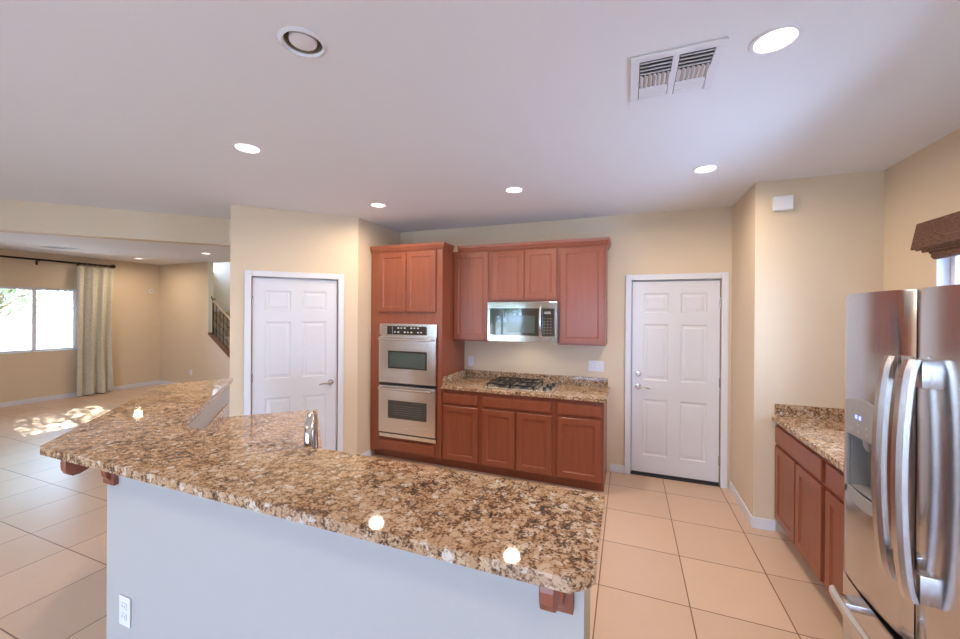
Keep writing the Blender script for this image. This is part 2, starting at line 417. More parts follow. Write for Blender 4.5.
# living room
LY0, LY1, LZ0, LZ1 = 3.02, 4.23, .92, 2.10
bm = bmesh.new()
add_box(bm, XL - .13, YR - .12, 0, XL, LY0, HC); add_box(bm, XL - .13, LY1, 0, XL, 7.0, HC); add_box(bm, XL - .13, LY0, 0, XL, LY1, LZ0); add_box(bm, XL - .13, LY0, LZ1, XL, LY1, HC)
struct('wall_left', bm, 'wall')
bm = bmesh.new()
add_prism(bm, [(XL, 0), (-6.80, 0), (-8.366, 1.132), (-8.44, 1.185), (-8.44, HC), (XL, HC)], YF, YF + .11, 'y')
struct('wall_far', bm, 'wall')
struct('wall_living_right', BX(-4.25, PY + .6, 0, -4.15, 7.0, HC), 'wall')
struct('wall_stairwell', BX(XL, 6.86, 0, -4.15, 7.0, 4.9), 'wall_stair')
struct('trim_landing', BX(XL, 6.60, 0, -9.0, 6.72, 1.72), 'wall_stair'); struct('trim_landing_cap', BX(XL, 6.57, 1.72, -8.98, 6.75, 1.76, bev=.005), 'trim')
# rear wall (behind the camera) with the patio slider and a big window
PXa, PXb = -4.90, -2.74; RXa, RXb = -1.45, .30
bm = bmesh.new()
for a, b, c, d in ((XL, PXa, 0, HC), (PXb, RXa, 0, HC), (RXb, XD, 0, HC), (PXa, PXb, 2.05, HC), (RXa, RXb, 2.05, HC), (RXa, RXb, 0, .15)):
    add_box(bm, a, YR - .12, c, b, YR, d)
struct('wall_rear', bm, 'wall')

# baseboards
BH = .085
def base(name, x0, y0, x1, y1): struct(name, BX(x0, y0, 0, x1, y1, BH, bev=.004), 'trim')
base('baseboard_back', -.165, D - .013, DX0 - .062, D - .001)
base('baseboard_corner', XB - .013, YC - .013, XB - .0005, D - .026)
base('baseboard_alcove', XB - .001, YC - .013, 1.09, YC - .001)
base('baseboard_left', XL + .001, YR, XL + .014, YF)
base('baseboard_far', XL + .014, YF - .013, -6.85, YF - .001)
base('baseboard_pantry_side', XA + .001, PY + PL * S2 + .01, XA + .013, 3.74)
o = struct('baseboard_pantry', BX(a1 + .066, -.013, 0, PL + .004, -.001, BH, bev=.004), 'trim'); o.location = (PX, PY, 0); o.rotation_euler = (0, 0, PI / 4)
o = struct('baseboard_pantry_left', BX(0, -.013, 0, a0 - .066, -.001, BH, bev=.004), 'trim'); o.location = (PX, PY, 0); o.rotation_euler = (0, 0, PI / 4)

# ------------------------------------------------------------------ six-panel doors
def six_panel(name, loc, rz, handle_side, deadbolt, sweep, stop_label=None):
    t = sthing(name, loc, rz)
    P = []
    for x0, x1 in ((.115, .35), (.462, .697)):
        for z0, z1 in ((.215, .80), (1.0, 1.585), (1.70, 1.905)): P.append((x0, z0, x1, z1))
    prof = [(0, 0), (.010, .0065), (.026, .0065), (.045, .002)]
    o = obj('door_leaf', panel_slab(.003, .012, DW - .003, DH, .035, P, prof), 'door', t); o.location = (0, .055, 0)
    bm = bmesh.new(); c = .058
    add_box(bm, -c - .004, -.018, 0, -.004, -.001, DH + .012 + c, bev=.004); add_box(bm, DW + .004, -.018, 0, DW + .004 + c, -.001, DH + .012 + c, bev=.004)
    add_box(bm, -.004, -.018, DH + .012, DW + .004, -.001, DH + .012 + c, bev=.004)
    obj('casing', bm, 'trim', t)
    bm = bmesh.new(); add_box(bm, -.0035, .056, 0, .012, .10, DH + .010); add_box(bm, DW - .012, .056, 0, DW + .0035, .10, DH + .010); add_box(bm, .012, .056, DH - .006, DW - .012, .10, DH + .011)
    obj('door_stop', bm, 'trim', t)
    hx = .068 if handle_side < 0 else DW - .068; hg = DW - .004 if handle_side < 0 else .004
    s = 1 if handle_side < 0 else -1
    h = obj('door_handle', LA([(.031, .021), (.031, .012), (.026, .005), (.012, .003), (.011, -.03)], (hx, 0, .93), 'y', 24), 'chrome', t, smooth=40)
    obj('lever', TB([(hx, -.028, .93), (hx + s * .03, -.034, .931), (hx + s * .08, -.034, .925), (hx + s * .115, -.030, .917)], [.010, .009, .008, .006], flat=1.0), 'chrome', h, smooth=50)
    if deadbolt: obj('deadbolt', LA([(.030, .021), (.030, .010), (.024, .002), (.010, .001), (.010, -.012)], (hx, 0, 1.065), 'y', 24), 'chrome', t, smooth=40)
    for hz in (.25, 1.02, 1.80):
        bm = bmesh.new(); add_tube(bm, [(hg, .012, hz - .045), (hg, .012, hz + .045)], .0065); add_box(bm, hg - .012 * (1 if handle_side < 0 else -1) - .004, .018, hz - .044, hg + .003, .0195, hz + .044) if False else None
        obj('hinge', bm, 'chrome', t, smooth=40)
    if sweep: obj('door_sweep', BX(.004, .010, .004, DW - .004, .0195, .036, bev=.002), 'rubber', t); obj('threshold', BX(-.003, .003, 0, DW + .003, .11, .010), 'rubber', t)
    return t
six_panel('door_2', (DX0, D, 0), 0, -1, True, True)
six_panel('door_1', (PX + a0 * S2, PY + a0 * S2, 0), PI / 4, 1, False, False)

# ------------------------------------------------------------------ windows
def window(name, loc, rz, wdt, z0, z1, fr, mull, pane_y=.05, frame_w=.035):
    """local x along the wall, local -Y to the room"""
    t = sthing(name, loc, rz)
    bm = bmesh.new()
    add_box(bm, 0, pane_y, z0, frame_w, pane_y + .05, z1, bev=.004); add_box(bm, wdt - frame_w, pane_y, z0, wdt, pane_y + .05, z1, bev=.004)
    add_box(bm, frame_w, pane_y, z1 - frame_w, wdt - frame_w, pane_y + .05, z1, bev=.004); add_box(bm, frame_w, pane_y, z0, wdt - frame_w, pane_y + .05, z0 + frame_w, bev=.004)
    obj('window_frame', bm, 'white_plastic' if fr == 'w' else 'grey_plastic', t)
    xs = [frame_w] + [v for mm in mull for v in (mm - .028, mm + .028)] + [wdt - frame_w]
    for mm in mull: obj('mullion', BX(mm - .028, pane_y - .004, z0 + frame_w, mm + .028, pane_y + .045, z1 - frame_w, bev=.003), 'white_plastic' if fr == 'w' else 'grey_plastic', t)
    for i in range(0, len(xs), 2):
        obj('pane', BX(xs[i], pane_y + .022, z0 + frame_w, xs[i + 1], pane_y + .028, z1 - frame_w), 'pane', t)
    return t
window('window_1', (XL, LY0, 0), PI / 2, LY1 - LY0, LZ0, LZ1, 'w', [.635], .06, .045)       # local -Y -> +X
window('window_2', (XD, WY1, 0), -PI / 2, WY1 - WY0, WZ0, WZ1, 'w', [.79], .06)
window('door_3', (PXb, YR, 0), PI, PXb - PXa, .02, 2.05, 'w', [.62, 1.40], .04, .05)
window('window_3', (RXb, YR, 0), PI, RXb - RXa, .15, 2.05, 'w', [.85], .04)
bm = bmesh.new(); add_box(bm, XL - .06, LY0, LZ0 - .0, XL + .02, LY1, LZ0 + .012, bev=.003); struct('trim_window_sill', bm, 'trim')

struct('lit_stair_return', BX(-8.4395, YF + .001, 1.20, -8.428, YF + .109, HC), 'wall_stair')  # added pale slab imitating the light on the tan wall's end face
# reveal on the right-hand window is painted white
struct('trim_window_reveal', BX(XD - .001, WY1 - .006, WZ0, XD + .058, WY1 - .0005, WZ1), 'trim')

# ------------------------------------------------------------------ stairs and railing beyond the far wall
t = thing('staircase', 'carpeted stairs rising behind the sloped wall of the living room', 'stairs', (-6.7, YF + .18, 0))
bm = bmesh.new()
for k in range(12): add_box(bm, -.26 * (k + 1), .001, 0, -.26 * k, .92, .186 * (k + 1) * 1.0 if k < 9 else .186 * 9)
obj('stair_flight', bm, 'carpet', t)
t = thing('stair_railing', 'dark wrought iron stair railing with brown handrail on the sloped wall', 'railing', (-8.34, YF + .055, 1.13))
sl = -.723
obj('stringer_cap', PR([(-.09, .062), (1.48, .062 + sl * 1.57), (1.48, .098 + sl * 1.57), (-.09, .098)], -.06, .06, 'y'), 'cap_wood', t)
obj('handrail', TB([(-.02, 0, .76), (.03, 0, .745), (1.45, 0, .745 + sl * 1.42)], .026, flat=.8), 'rail_wood', t, smooth=40)
obj('newel_post', TB([(-.015, 0, .05), (-.015, 0, .76)], .014, 8), 'rodmetal', t)
sc_bm = bmesh.new(); add_tube(sc_bm, [(-.03 + .02 * k * math.cos(k * .6) * .3, 0, .79 + .012 * k) for k in range(8)], .012, 8)
add_tube(sc_bm, [(.02 + .03 * math.cos(a), 0, .80 + .03 * math.sin(a)) for a in [k * .5 for k in range(11)]], .010, 8)
obj('scroll_finial', sc_bm, 'rodmetal', t, smooth=50)
for k in range(12):
    x = .09 + k * .11; zb = .07 + sl * x; zt = .73 + sl * x
    bm = bmesh.new(); add_tube(bm, [(x, 0, zb), (x, 0, zt)], .007, 6)
    if k % 2:
        for q, sg in ((.42, 1), (.30, -1)):
            add_tube(bm, [(x + sg * (.03 - .03 * math.cos(a)), 0, zb + q + .035 * math.sin(a)) for a in [i * .55 for i in range(11)]], .005, 5)
    else:
        add_lathe(bm, [(.007, -.03), (.018, 0), (.007, .03)], (x, 0, (zb + zt) / 2), 'z', 8)
    obj('baluster', bm, 'rodmetal', t)
bm = bmesh.new()
for dz in (.16, .33, .50): add_tube(bm, [(0, 0, .06 + dz), (1.42, 0, .06 + dz + sl * 1.42)], .005, 5)
obj('cross_bar', bm, 'rodmetal', t)

# ------------------------------------------------------------------ living room fittings
t = thing('curtain_rod', 'dark bronze curtain rod with ball finial above the living room window', 'curtain rod', (XL + .12, 0, 2.60))
obj('rod', TB([(0, 2.35, 0), (0, 4.70, 0)], .018), 'rodmetal', t, smooth=40)
for y in (2.33, 4.72):
    obj('finial', LA([(.004, -.045), (.026, -.035), (.040, -.012), (.040, .012), (.026, .035), (.004, .045)], (0, y, 0), 'y', 16), 'rodmetal', t, smooth=60)
for y in (3.66, 4.22):
    bm = bmesh.new(); add_tube(bm, [(-.119, y, -.06), (-.10, y, -.03), (-.02, y, -.018), (0, y, -.015)], .007, 8); add_box(bm, -.1195, y - .015, -.09, -.112, y + .015, -.01)
    obj('rod_bracket', bm, 'rodmetal', t)
for k in range(7):
    y = 4.20 + k * .078
    bm = bmesh.new(); add_tube(bm, [(.027 * math.cos(a), y, -.006 + .027 * math.sin(a)) for a in [i * PI / 8 for i in range(17)]], .003, 6)
    obj('curtain_ring', bm, 'rodmetal', t)
bm = bmesh.new(); NX, NZ = 84, 24; g = []
for j in range(NZ + 1):
    row = []; f = j / NZ
    for i in range(NX + 1):
        u = i / NX; amp = .045 + .02 * f
        x = .0 + amp * math.sin(u * 2 * PI * 3.1 + .4 * math.sin(f * 2)) + .010 * math.sin(u * 47 + f * 3)
        y = 4.16 + u * (.56 - .03 * math.sin(f * PI))
        row.append(bm.verts.new((x, y, .022 + (2.545 - .022) * (1 - f))))
    g.append(row)
for j in range(NZ):
    for i in range(NX): bm.faces.new((g[j][i], g[j][i + 1], g[j + 1][i + 1], g[j + 1][i]))
bmesh.ops.recalc_face_normals(bm, faces=bm.faces)
bmesh.ops.solidify(bm, geom=bm.faces[:], thickness=.003)
o = tag(obj('curtain', bm, 'curtain', smooth=60), 'long pale green beige patterned curtain hanging beside the living room window', 'curtain'); o.location = (XL + .12, 0, 0)
t = thing('motion_sensor', 'small white sensor high in the corner of the living room walls', 'sensor', (XL, 5.46, 2.13))
obj('sensor_body', BX(.001, -.03, -.045, .04, .03, .045, bev=.01), 'white_plastic', t); obj('sensor_lens', LA([(.016, .040), (.012, .047)], (0, 0, .0), 'x', 16), 'grey_plastic', t)

# ------------------------------------------------------------------ outlets and switches
def outlet(loc, rz, label, gangs=1, kind='outlet', group=None):
    t = thing('wall_outlet' if kind == 'outlet' else 'light_switch', label, 'outlet' if kind == 'outlet' else 'switch', loc, rz, group)
    wd = .070 + .046 * (gangs - 1)
    obj('cover_plate', BX(-wd / 2, -.006, -.0575, wd / 2, -.0005, .0575, bev=.002), 'white_plastic', t)
    for k in range(gangs):
        x = (k - (gangs - 1) / 2) * .046
        if kind == 'outlet':
            for z in (-.020, .020):
                r = obj('receptacle', BX(x - .016, -.009, z - .014, x + .016, -.006, z + .014, bev=.001), 'white_plastic', t)
                bm = bmesh.new(); add_box(bm, x - .008, -.0096, z - .003, x - .006, -.009, z + .007); add_box(bm, x + .006, -.0096, z - .003, x + .008, -.009, z + .006)
                obj('slot', bm, 'slot', r)
        else: obj('rocker', BX(x - .015, -.0105, -.032, x + .015, -.006, .032, bev=.002), 'white_plastic', t)
    return t
outlet((-1.785, D, 1.10), 0, 'white wall outlet at the left end above the cooktop counter splash')
outlet((-.315, D, 1.12), 0, 'wide white switch plate on the back wall left of the entry door', 3, 'switch')
outlet((-1.847, .922, .503), 0, 'white outlet low on the front of the bar wall')
outlet((-8.97, YF, .33), 0, 'small white outlet low on the far living room wall')

t = thing('door_chime', 'white rectangular door chime box high on the wall above the worktop', 'door chime', (1.115, YC, 2.55))
obj('chime_cover', BX(-.062, -.045, -.052, .062, -.006, .056, bev=.004), 'white_plastic', t); obj('chime_base', BX(-.056, -.006, -.050, .056, -.0005, .050), 'grey_plastic', t)

# ------------------------------------------------------------------ recessed lights and vents
def downlight(loc, label, group):
    t = thing('recessed_light', label, 'ceiling light', loc, 0, group)
    obj('trim_ring', LA([(.066, .012), (.066, -.001), (.070, -.005), (.084, -.004), (.087, 0), (.087, -.0002)], caps=False, n=48), 'white_plastic', t, smooth=40)
    obj('lens', LA([(.0655, .010), (.05, .006), (.002, .004)], n=48), 'lens', t, smooth=60)
    obj('lamp_can', LA([(.0655, .012), (.0655, .029), (.002, .029)], n=32), 'grey_plastic', t)
    return t
def lamp(t, e, parent_z=-.006):
    l = bpy.data.lights.new('downlight', 'AREA'); l.shape = 'DISK'; l.size = .12; l.energy = e; l.color = (1, .83, .63); l.spread = PI * .95
    o = bpy.data.objects.new('downlight', l); COL.objects.link(o); o.parent = t; o.location = (0, 0, parent_z)
kl = ['lit recessed light, leftmost and nearest over the bar', 'lit recessed light in front of the double oven cabinet', 'lit recessed light in front of the microwave', 'lit recessed light in front of the entry door', 'large lit recessed light beside the ceiling vent']
first = downlight((*LIT[0], HC), kl[0], 'recessed lights in the kitchen ceiling'); ls = [first]
for (x, y), lb in zip(LIT[1:], kl[1:]): ls.append(dup(first, (x, y, HC), lb))
ll = ['left of the two lit recessed lights in the living room ceiling', 'lit recessed living room light nearest the stair railing']
for (x, y), lb in zip(LIT_L, ll): ls.append(dup(first, (x, y, HC), lb, 'recessed lights in the living room ceiling'))
for t in ls: lamp(t, LAMP)
# unseen fill lamps added behind and beside the camera, and in the stairwell
for x, y in ((-2.29, -.6), (.52, -.6), (-5.2, -.9), (-7.4, 1.6), (-6.3, 6.3), (-9.2, 6.25)):
    l = bpy.data.lights.new('downlight', 'AREA'); l.shape = 'DISK'; l.size = .14; l.energy = LAMP * 1.0; l.color = (1, .83, .63)
    o = bpy.data.objects.new('downlight', l); COL.objects.link(o); o.location = (x, y, HC - .01 if y < 6 else 4.89)
    if y > 6: l.energy = LAMP * 1.1  # stairwell pair added only to brighten its walls
t = thing('recessed_light', 'unlit recessed light with tan baffle in the kitchen ceiling', 'ceiling light', (*OFF, HC))
obj('trim_ring', LA([(.070, .004), (.071, -.004), (.075, -.008), (.084, -.006), (.089, -.001), (.089, 0)], caps=False, n=48), 'white_plastic', t, smooth=40)
obj('baffle', LA([(.0705, 0), (.069, .02), (.064, .055), (.062, .09), (.002, .09)], caps=False, n=48), 'baffle', t, smooth=50)
bm = LA([(.038, .085), (.046, .045), (.052, .010), (.050, .003), (.040, -.001), (.002, -.003)], n=48)
obj('bulb', bm, 'lens_off', t, smooth=50)

def vent(name, loc, rz, L_, W_, label, slats=True):
    t = thing(name, label, 'ceiling vent', loc, rz)
    x0, x1, y0, y1 = -L_ / 2, L_ / 2, -W_ / 2, W_ / 2; b = .035
    bm = bmesh.new()
    for q in ((x0, y0, x1, y0 + b), (x0, y1 - b, x1, y1), (x0, y0 + b, x0 + b, y1 - b), (x1 - b, y0 + b, x1, y1 - b), (-.012, y0 + b, .012, y1 - b)):
        add_box(bm, q[0], q[1], -.010, q[2], q[3], -.001, bev=.0015)
    obj('vent_frame', bm, 'white_plastic', t)
    obj('vent_backing', BX(x0 + b, y0 + b, -.0025, x1 - b, y1 - b, -.0012), 'slot', t)
    iw = (y1 - y0 - 2 * b) / 3
    for sx0, sx1 in ((x0 + b, -.012), (.012, x1 - b)):
        for band in range(3):
            ya = y0 + b + band * iw; bm = bmesh.new()
            if band == 1:
                n = 7; st = (sx1 - sx0) / n
                for k in range(n):
                    xx = sx0 + (k + .2) * st
                    add_prism(bm, [(xx, -.004), (xx + st * .35, -.004), (xx + st * .85, -.013), (xx + st * .6, -.013)], ya + .006, ya + iw - .006, 'y')
            else:
                n = 4; st = iw / n
                for k in range(n):
                    yy = ya + (k + .15) * st; d = 1 if band == 2 else -1
                    p = [(yy, -.004), (yy + st * .3, -.004), (yy + st * .75, -.014), (yy + st * .5, -.014)]
                    if d < 0: p = [(2 * ya + iw - a, b_) for a, b_ in p]
                    add_prism(bm, p, sx0 + .003, sx1 - .003, 'x')
            obj('louvre_bank', bm, 'white_plastic', t)
    return t
vent('ceiling_vent', (.178, 1.875, HC), 0, .345, .37, 'white louvred air vent in the kitchen ceiling')
vent('ceiling_vent', (-8.93, 3.55, HC), 0, .30, .40, 'small air vent in the living room ceiling above the curtain rod')

# ------------------------------------------------------------------ cherry cabinets
SH = [(0, 0), (.004, .004), (.010, .006)]
def shaker(name, x0, z0, x1, z1, parent, th=.02, fr=.055):
    prof = [(0, 0), (.003, .004), (.008, .005), (.010, .0085), (.014, .0085)]
    return obj(name, panel_slab(x0, z0, x1, z1, th, [(x0 + fr, z0 + fr, x1 - fr, z1 - fr)], prof, .003), 'wood', parent)
def flat(name, x0, z0, x1, z1, parent, th=.02):
    bm = panel_slab(x0, z0, x1, z1, th, [(x0 + .010, z0 + .010, x1 - .010, z1 - .010)], [(0, 0), (.002, -.001)], .004)
    return obj(name, bm, 'wood', parent)
# tall oven cabinet, front face at y = 3.739
TX0, TX1, TY = -2.79, -1.87, 3.739
tc = thing('oven_cabinet', 'tall cherry wood cabinet that houses the double oven', 'cabinet', (TX0, TY, 0))
W_ = TX1 - TX0
bm = bmesh.new()
ox0, ox1, oz0, oz1 = -2.655 - TX0, -1.925 - TX0, .278, 1.56
dpt = D - TY - .001
add_box(bm, 0, 0, .10, .02, dpt, 2.39); add_box(bm, W_ - .02, 0, .10, W_, dpt, 2.39); add_box(bm, .02, dpt - .012, .10, W_ - .02, dpt, 2.39)
add_box(bm, .02, 0, .10, W_ - .02, dpt - .012, oz0); add_box(bm, .02, 0, oz1, W_ - .02, dpt - .012, 2.39)
add_box(bm, .02, 0, oz0, ox0, .02, oz1); add_box(bm, ox1, 0, oz0, W_ - .02, .02, oz1)
obj('cabinet_body', bm, 'wood', tc)
obj('toe_kick', BX(.0, .09, 0, W_, .11, .10), 'wood', tc)
shaker('door', -2.675 - TX0, 1.695, -2.318 - TX0, 2.365, tc); shaker('door', -2.310 - TX0, 1.695, -1.945 - TX0, 2.365, tc)
flat('drawer', -2.655 - TX0, .128, -1.95 - TX0, .236, tc, .028)
def crown_prof(): return [(0, 2.372), (-.006, 2.372), (-.010, 2.384), (-.018, 2.392), (-.022, 2.405), (-.030, 2.420), (-.034, 2.448), (0, 2.448)]
def add_sweep(bm, prof, path):
    """prof: (offset outward(-normal), z); path: list of (x, y, nx, ny) mitred corners"""
    rows = []
    for x, y, nx, ny in path: rows.append([bm.verts.new((x - o * nx, y - o * ny, z)) for o, z in prof])
    n = len(prof)
    for a, b in zip(rows, rows[1:]):
        for k in range(n): bm.faces.new((a[k], a[(k + 1) % n], b[(k + 1) % n], b[k]))
    bm.faces.new(rows[0]); bm.faces.new(rows[-1])
bm = bmesh.new()
add_sweep(bm, crown_prof(), [(-.0, dpt, -1, 0), (0, 0, -1, -1), (W_, 0, 1, -1), (W_, .30, 1, 0)] if False else [(0, -.0005, 0, -1), (W_, -.0005, 1, -1), (W_ + .0, .232, 1, 0)])
obj('crown_moulding', bm, 'wood', tc)

# double oven
ov = thing('double_oven', 'stainless steel double wall oven built into the tall cabinet', 'oven', (TX0 + ox0, TY, 0))
ow = ox1 - ox0
obj('oven_body', BX(.006, -.006, oz0 + .004, ow - .006, .56, oz1 - .004), 'steel_h', ov)
cpn = obj('control_panel', BX(0, -.030, 1.432, ow, -.0065, 1.562, bev=.004), 'steel_h', ov)
ds = obj('display', BX(.105, -.0325, 1.440, ow - .115, -.0302, 1.535, bev=.001), 'glass_black', cpn)
for k in range(9):
    for zz in (1.462, 1.508):
        if (k * 7 + int(zz * 1000)) % 4: obj('key_mark', BX(.20 + k * .042, -.0332, zz, .218 + k * .042 + .006 * (k % 2), -.0326, zz + .012), 'led_white', cpn)
obj('divider_line', BX(.175, -.0332, 1.448, .178, -.0326, 1.528), 'led_white', cpn)
def oven_door(z0, z1, wz0, wz1, gm, badge):
    d = obj('oven_door', BX(.002, -.045, z0, ow - .002, -.0065, z1, bev=.006), 'steel_h', ov)
    wn = obj('window', BX(.130, -.0475, wz0, ow - .105, -.0452, wz1, bev=.001), 'glass_black', d)
    obj('glass', BX(.148, -.0488, wz0 + .018, ow - .123, -.0476, wz1 - .018), gm, d)
    hz = z1 - .030; bm = bmesh.new()
    pts = [(.03 + (ow - .06) * u, -.085 - .012 * math.sin(u * PI), hz) for u in [k / 16 for k in range(17)]]
    add_tube(bm, pts, .013, 12); 
    for x in (.045, ow - .045): add_box(bm, x - .012, -.086, hz - .010, x + .012, -.0448, hz + .010, bev=.003)
    obj('handle', bm, 'steel_handle', d, smooth=40)
    if badge: obj('badge', BX(ow / 2 - .02, -.0462, z0 + .055, ow / 2 + .02, -.0452, z0 + .064), 'white_plastic', d)
    return d
oven_door(.895, 1.418, 1.058, 1.258, 'glass_oven', False)
oven_door(.332, .863, .497, .700, 'glass_oven2', True)
bm = bmesh.new()
for k in range(5): add_box(bm, .20, -.0492, .545 + k * .024, ow - .17, -.0489, .548 + k * .024)
obj('rack_lines', bm, 'rack_grey', ov)
obj('gap_trim', BX(.004, -.020, .8645, ow - .004, -.0065, .894), 'black', ov)
obj('bottom_vent', BX(.0, -.030, .274, ow, -.0065, .313, bev=.003), 'steel_h', ov)
obj('vent_gap', BX(.004, -.018, .314, ow - .004, -.0065, .331), 'black', ov)

# upper cabinets, face frame at y = 4.029
UY = 4.029
def upper(x0, x1, z0, doors, label):
    t = thing('wall_cabinet', label, 'cabinet', (x0, UY, z0))
    obj('cabinet_body', BX(0, 0, 0, x1 - x0, D - UY - .001, 2.39 - z0), 'wood', t)
    for a, b in doors: shaker('door', a - x0, .018 if z0 < 1.6 else .022, b - x0, 2.365 - z0, t)
    return t
upper(-1.869, -1.432, 1.372, [(-1.862, -1.447)], 'cherry wall cabinet with one door left of the microwave')
upper(-1.431, -.672, 1.815, [(-1.395, -1.038), (-1.030, -.688)], 'short two-door cherry wall cabinet above the microwave')
upper(-.671, -.200, 1.366, [(-.648, -.216)], 'cherry wall cabinet with one door right of the microwave')
bm = bmesh.new(); add_sweep(bm, crown_prof(), [(-1.812, UY - .0005, 0, -1), (-.1995, UY - .0005, 1, -1), (-.1995, D - .001, 1, 0)])
tag(obj('crown_moulding', bm, 'wood'), 'cherry crown moulding along the top of the wall cabinets', 'moulding')

# microwave
mw = thing('microwave', 'stainless over-the-range microwave hung above the cooktop', 'microwave', (-1.430, 3.955, 1.383))
mwW, mwH = .757, .427
obj('microwave_body', BX(.002, .022, .004, mwW - .002, D - 3.955 - .001, mwH - .001), 'grey_plastic', mw)
fr = obj('front_frame', BX(0, 0, .0, mwW, .021, mwH, bev=.004), 'steel_m', mw)
gl = obj('door_glass', BX(.030, -.004, .070, .585, -.0002, .358, bev=.001), 'glass_black', mw)
obj('window_mesh', BX(.225, -.0046, .100, .525, -.0041, .282), 'glass_oven', gl)
kp = obj('keypad', BX(.600, -.004, .070, .735, -.0002, .358, bev=.001), 'glass_black', mw)
for r_ in range(6):
    for c_ in range(3): obj('key', BX(.622 + c_ * .034, -.0048, .098 + r_ * .030, .634 + c_ * .034, -.0041, .104 + r_ * .030), 'grey_plastic', kp)
obj('clock_display', BX(.628, -.0048, .300, .695, -.0041, .325), 'grey_dark', kp)
bm = bmesh.new(); add_tube(bm, [(.588, -.006 - .040 * math.sin(u * PI) ** .6, .052 + u * .325) for u in [k / 16 for k in range(17)]], .015, 10, flat=.8)
obj('handle', bm, 'steel_handle', mw, smooth=50)
obj('badge', BX(.350, -.0008, .390, .390, .0005, .398), 'grey_plastic', mw)
obj('lamp_lens', BX(.30, .14, -.002, .44, .20, .004), 'lens', mw)
l = bpy.data.lights.new('cooktop_lamp', 'AREA'); l.shape = 'RECTANGLE'; l.size = .14; l.size_y = .06; l.energy = 1.3; l.color = (1, .85, .62)
o = bpy.data.objects.new('cooktop_lamp', l); COL.objects.link(o); o.parent = mw; o.location = (.37, .20, -.004); o.rotation_euler = (math.radians(-25), 0, 0)

# base cabinets along the back wall, face frame at y = 3.749
BY = 3.749; CT = .868
def base_cab(x0, x1, drawers, doors, label, endpanel=False):
    t = thing('base_cabinet', label, 'cabinet', (x0, BY, 0))
    obj('cabinet_body', BX(0, 0, .10, x1 - x0, D - BY - .001, CT - .001), 'wood', t)
    obj('toe_kick', BX(0, .075, 0, x1 - x0, .10, .10), 'wood', t)
    for a, b in drawers: flat('drawer', a - x0, .722, b - x0, .828, t)
    for a, b in doors: shaker('door', a - x0, .118, b - x0, .692, t)
    if endpanel: obj('end_panel', BX(x1 - x0 - .018, .10, 0, x1 - x0, D - BY - .001, .0995), 'wood', t)
    return t
base_cab(-1.869, -1.431, [(-1.845, -1.452)], [(-1.845, -1.452)], 'cherry base cabinet beside the double oven, one drawer over one door')
base_cab(-1.430, -.661, [(-1.392, -.690)], [(-1.400, -1.050), (-1.030, -.682)], 'wide cherry base cabinet under the cooktop with two doors')
base_cab(-.660, -.197, [(-.625, -.222)], [(-.625, -.222)], 'cherry base cabinet nearest the entry door, one drawer over one door', True)
t = thing('countertop', 'speckled granite countertop with backsplash on the back wall cabinets', 'countertop', (-1.869, D, 0))
obj('slab', BX(.0005, -.645, CT, 1.699, -.001, .905, bev=.005), 'granite', t)
obj('backsplash', BX(.0225, -.021, .9055, 1.680, -.001, .995, bev=.003), 'granite', t)
obj('side_splash', BX(.0005, -.61, .9055, .022, -.001, .995, bev=.003), 'granite', t)

# gas cooktop
ck = thing('gas_cooktop', 'stainless gas cooktop with black cast iron grates set in the granite', 'cooktop', (-1.385, 3.80, .9055))
obj('cooktop_tray', BX(0, 0, 0, .70, .47, .008, bev=.003), 'steel_h', ck)
for gx in (.01, .262):
    gr = bmesh.new(); x0, x1, y0, y1 = gx, gx + .245, .02, .45; r = .0065; z = .042
    for (ax, ay, bx, by) in ((x0, y0, x1, y0), (x0, y1, x1, y1), (x0, y0, x0, y1), (x1, y0, x1, y1), (x0, (y0 + y1) / 2, x1, (y0 + y1) / 2)):
        add_box(gr, min(ax, bx) - r, min(ay, by) - r, z - .006, max(ax, bx) + r, max(ay, by) + r, z + .006)
    for cy in (.127, .343):
        cx = (x0 + x1) / 2
        for a in range(4):
            ang = a * PI / 2 + PI / 4
            add_tube(gr, [(cx + .03 * math.cos(ang), cy + .03 * math.sin(ang), z + .004), (cx + .125 * math.cos(ang) * .95, cy + .105 * math.sin(ang), z)], .006, 6)
    for px_ in (x0, x1):
        for py_ in (y0, y1): add_box(gr, px_ - .007, py_ - .007, .0085, px_ + .007, py_ + .007, z)
    obj('grate', gr, 'iron', ck)
    for cy in (.127, .343):
        b = obj('burner', LA([(.045, .0085), (.045, .016), (.034, .018), (.034, .026), (.030, .029), (.002, .030)], (gx + .1225, cy, 0), n=24), 'burner', ck, smooth=40)
for k in range(4):
    obj('knob', LA([(.021, .0085), (.021, .014), (.016, .018), (.014, .034), (.002, .036)], (.60 + .045 * (k % 2), .10 + .085 * k, 0), n=20), 'black', ck, smooth=40)

# right-hand cabinets (face -X): local x runs towards the camera, face at X = 1.045
RX = 1.094
def right_cab(y0, y1, drawers, doors, label):
    t = thing('base_cabinet', label, 'cabinet', (RX, y1, 0), -PI / 2)
    L_ = y1 - y0
    obj('cabinet_body', BX(0, 0, .10, L_, XD - RX - .001, CT - .001), 'wood', t)
    obj('toe_kick', BX(0, .07, 0, L_, .09, .10), 'wood', t)
    for a, b in drawers: flat('drawer', a, .705, b, .835, t)
    for a, b in doors: shaker('door', a, .118, b, .680, t)
right_cab(2.82, YC - .001, [(.035, .795)], [(.035, .405), (.425, .795)], 'two-door cherry base cabinet against the right-hand recess wall')
right_cab(2.325, 2.819, [(.030, .475)], [(.030, .475)], 'cherry base cabinet next to the refrigerator')
t = thing('countertop', 'granite countertop with backsplash between the refrigerator and the recess wall', 'countertop', (1.060, YC, 0))
obj('slab', BX(0, -1.325, CT, XD - 1.060 - .001, -.001, .908, bev=.005), 'granite', t)
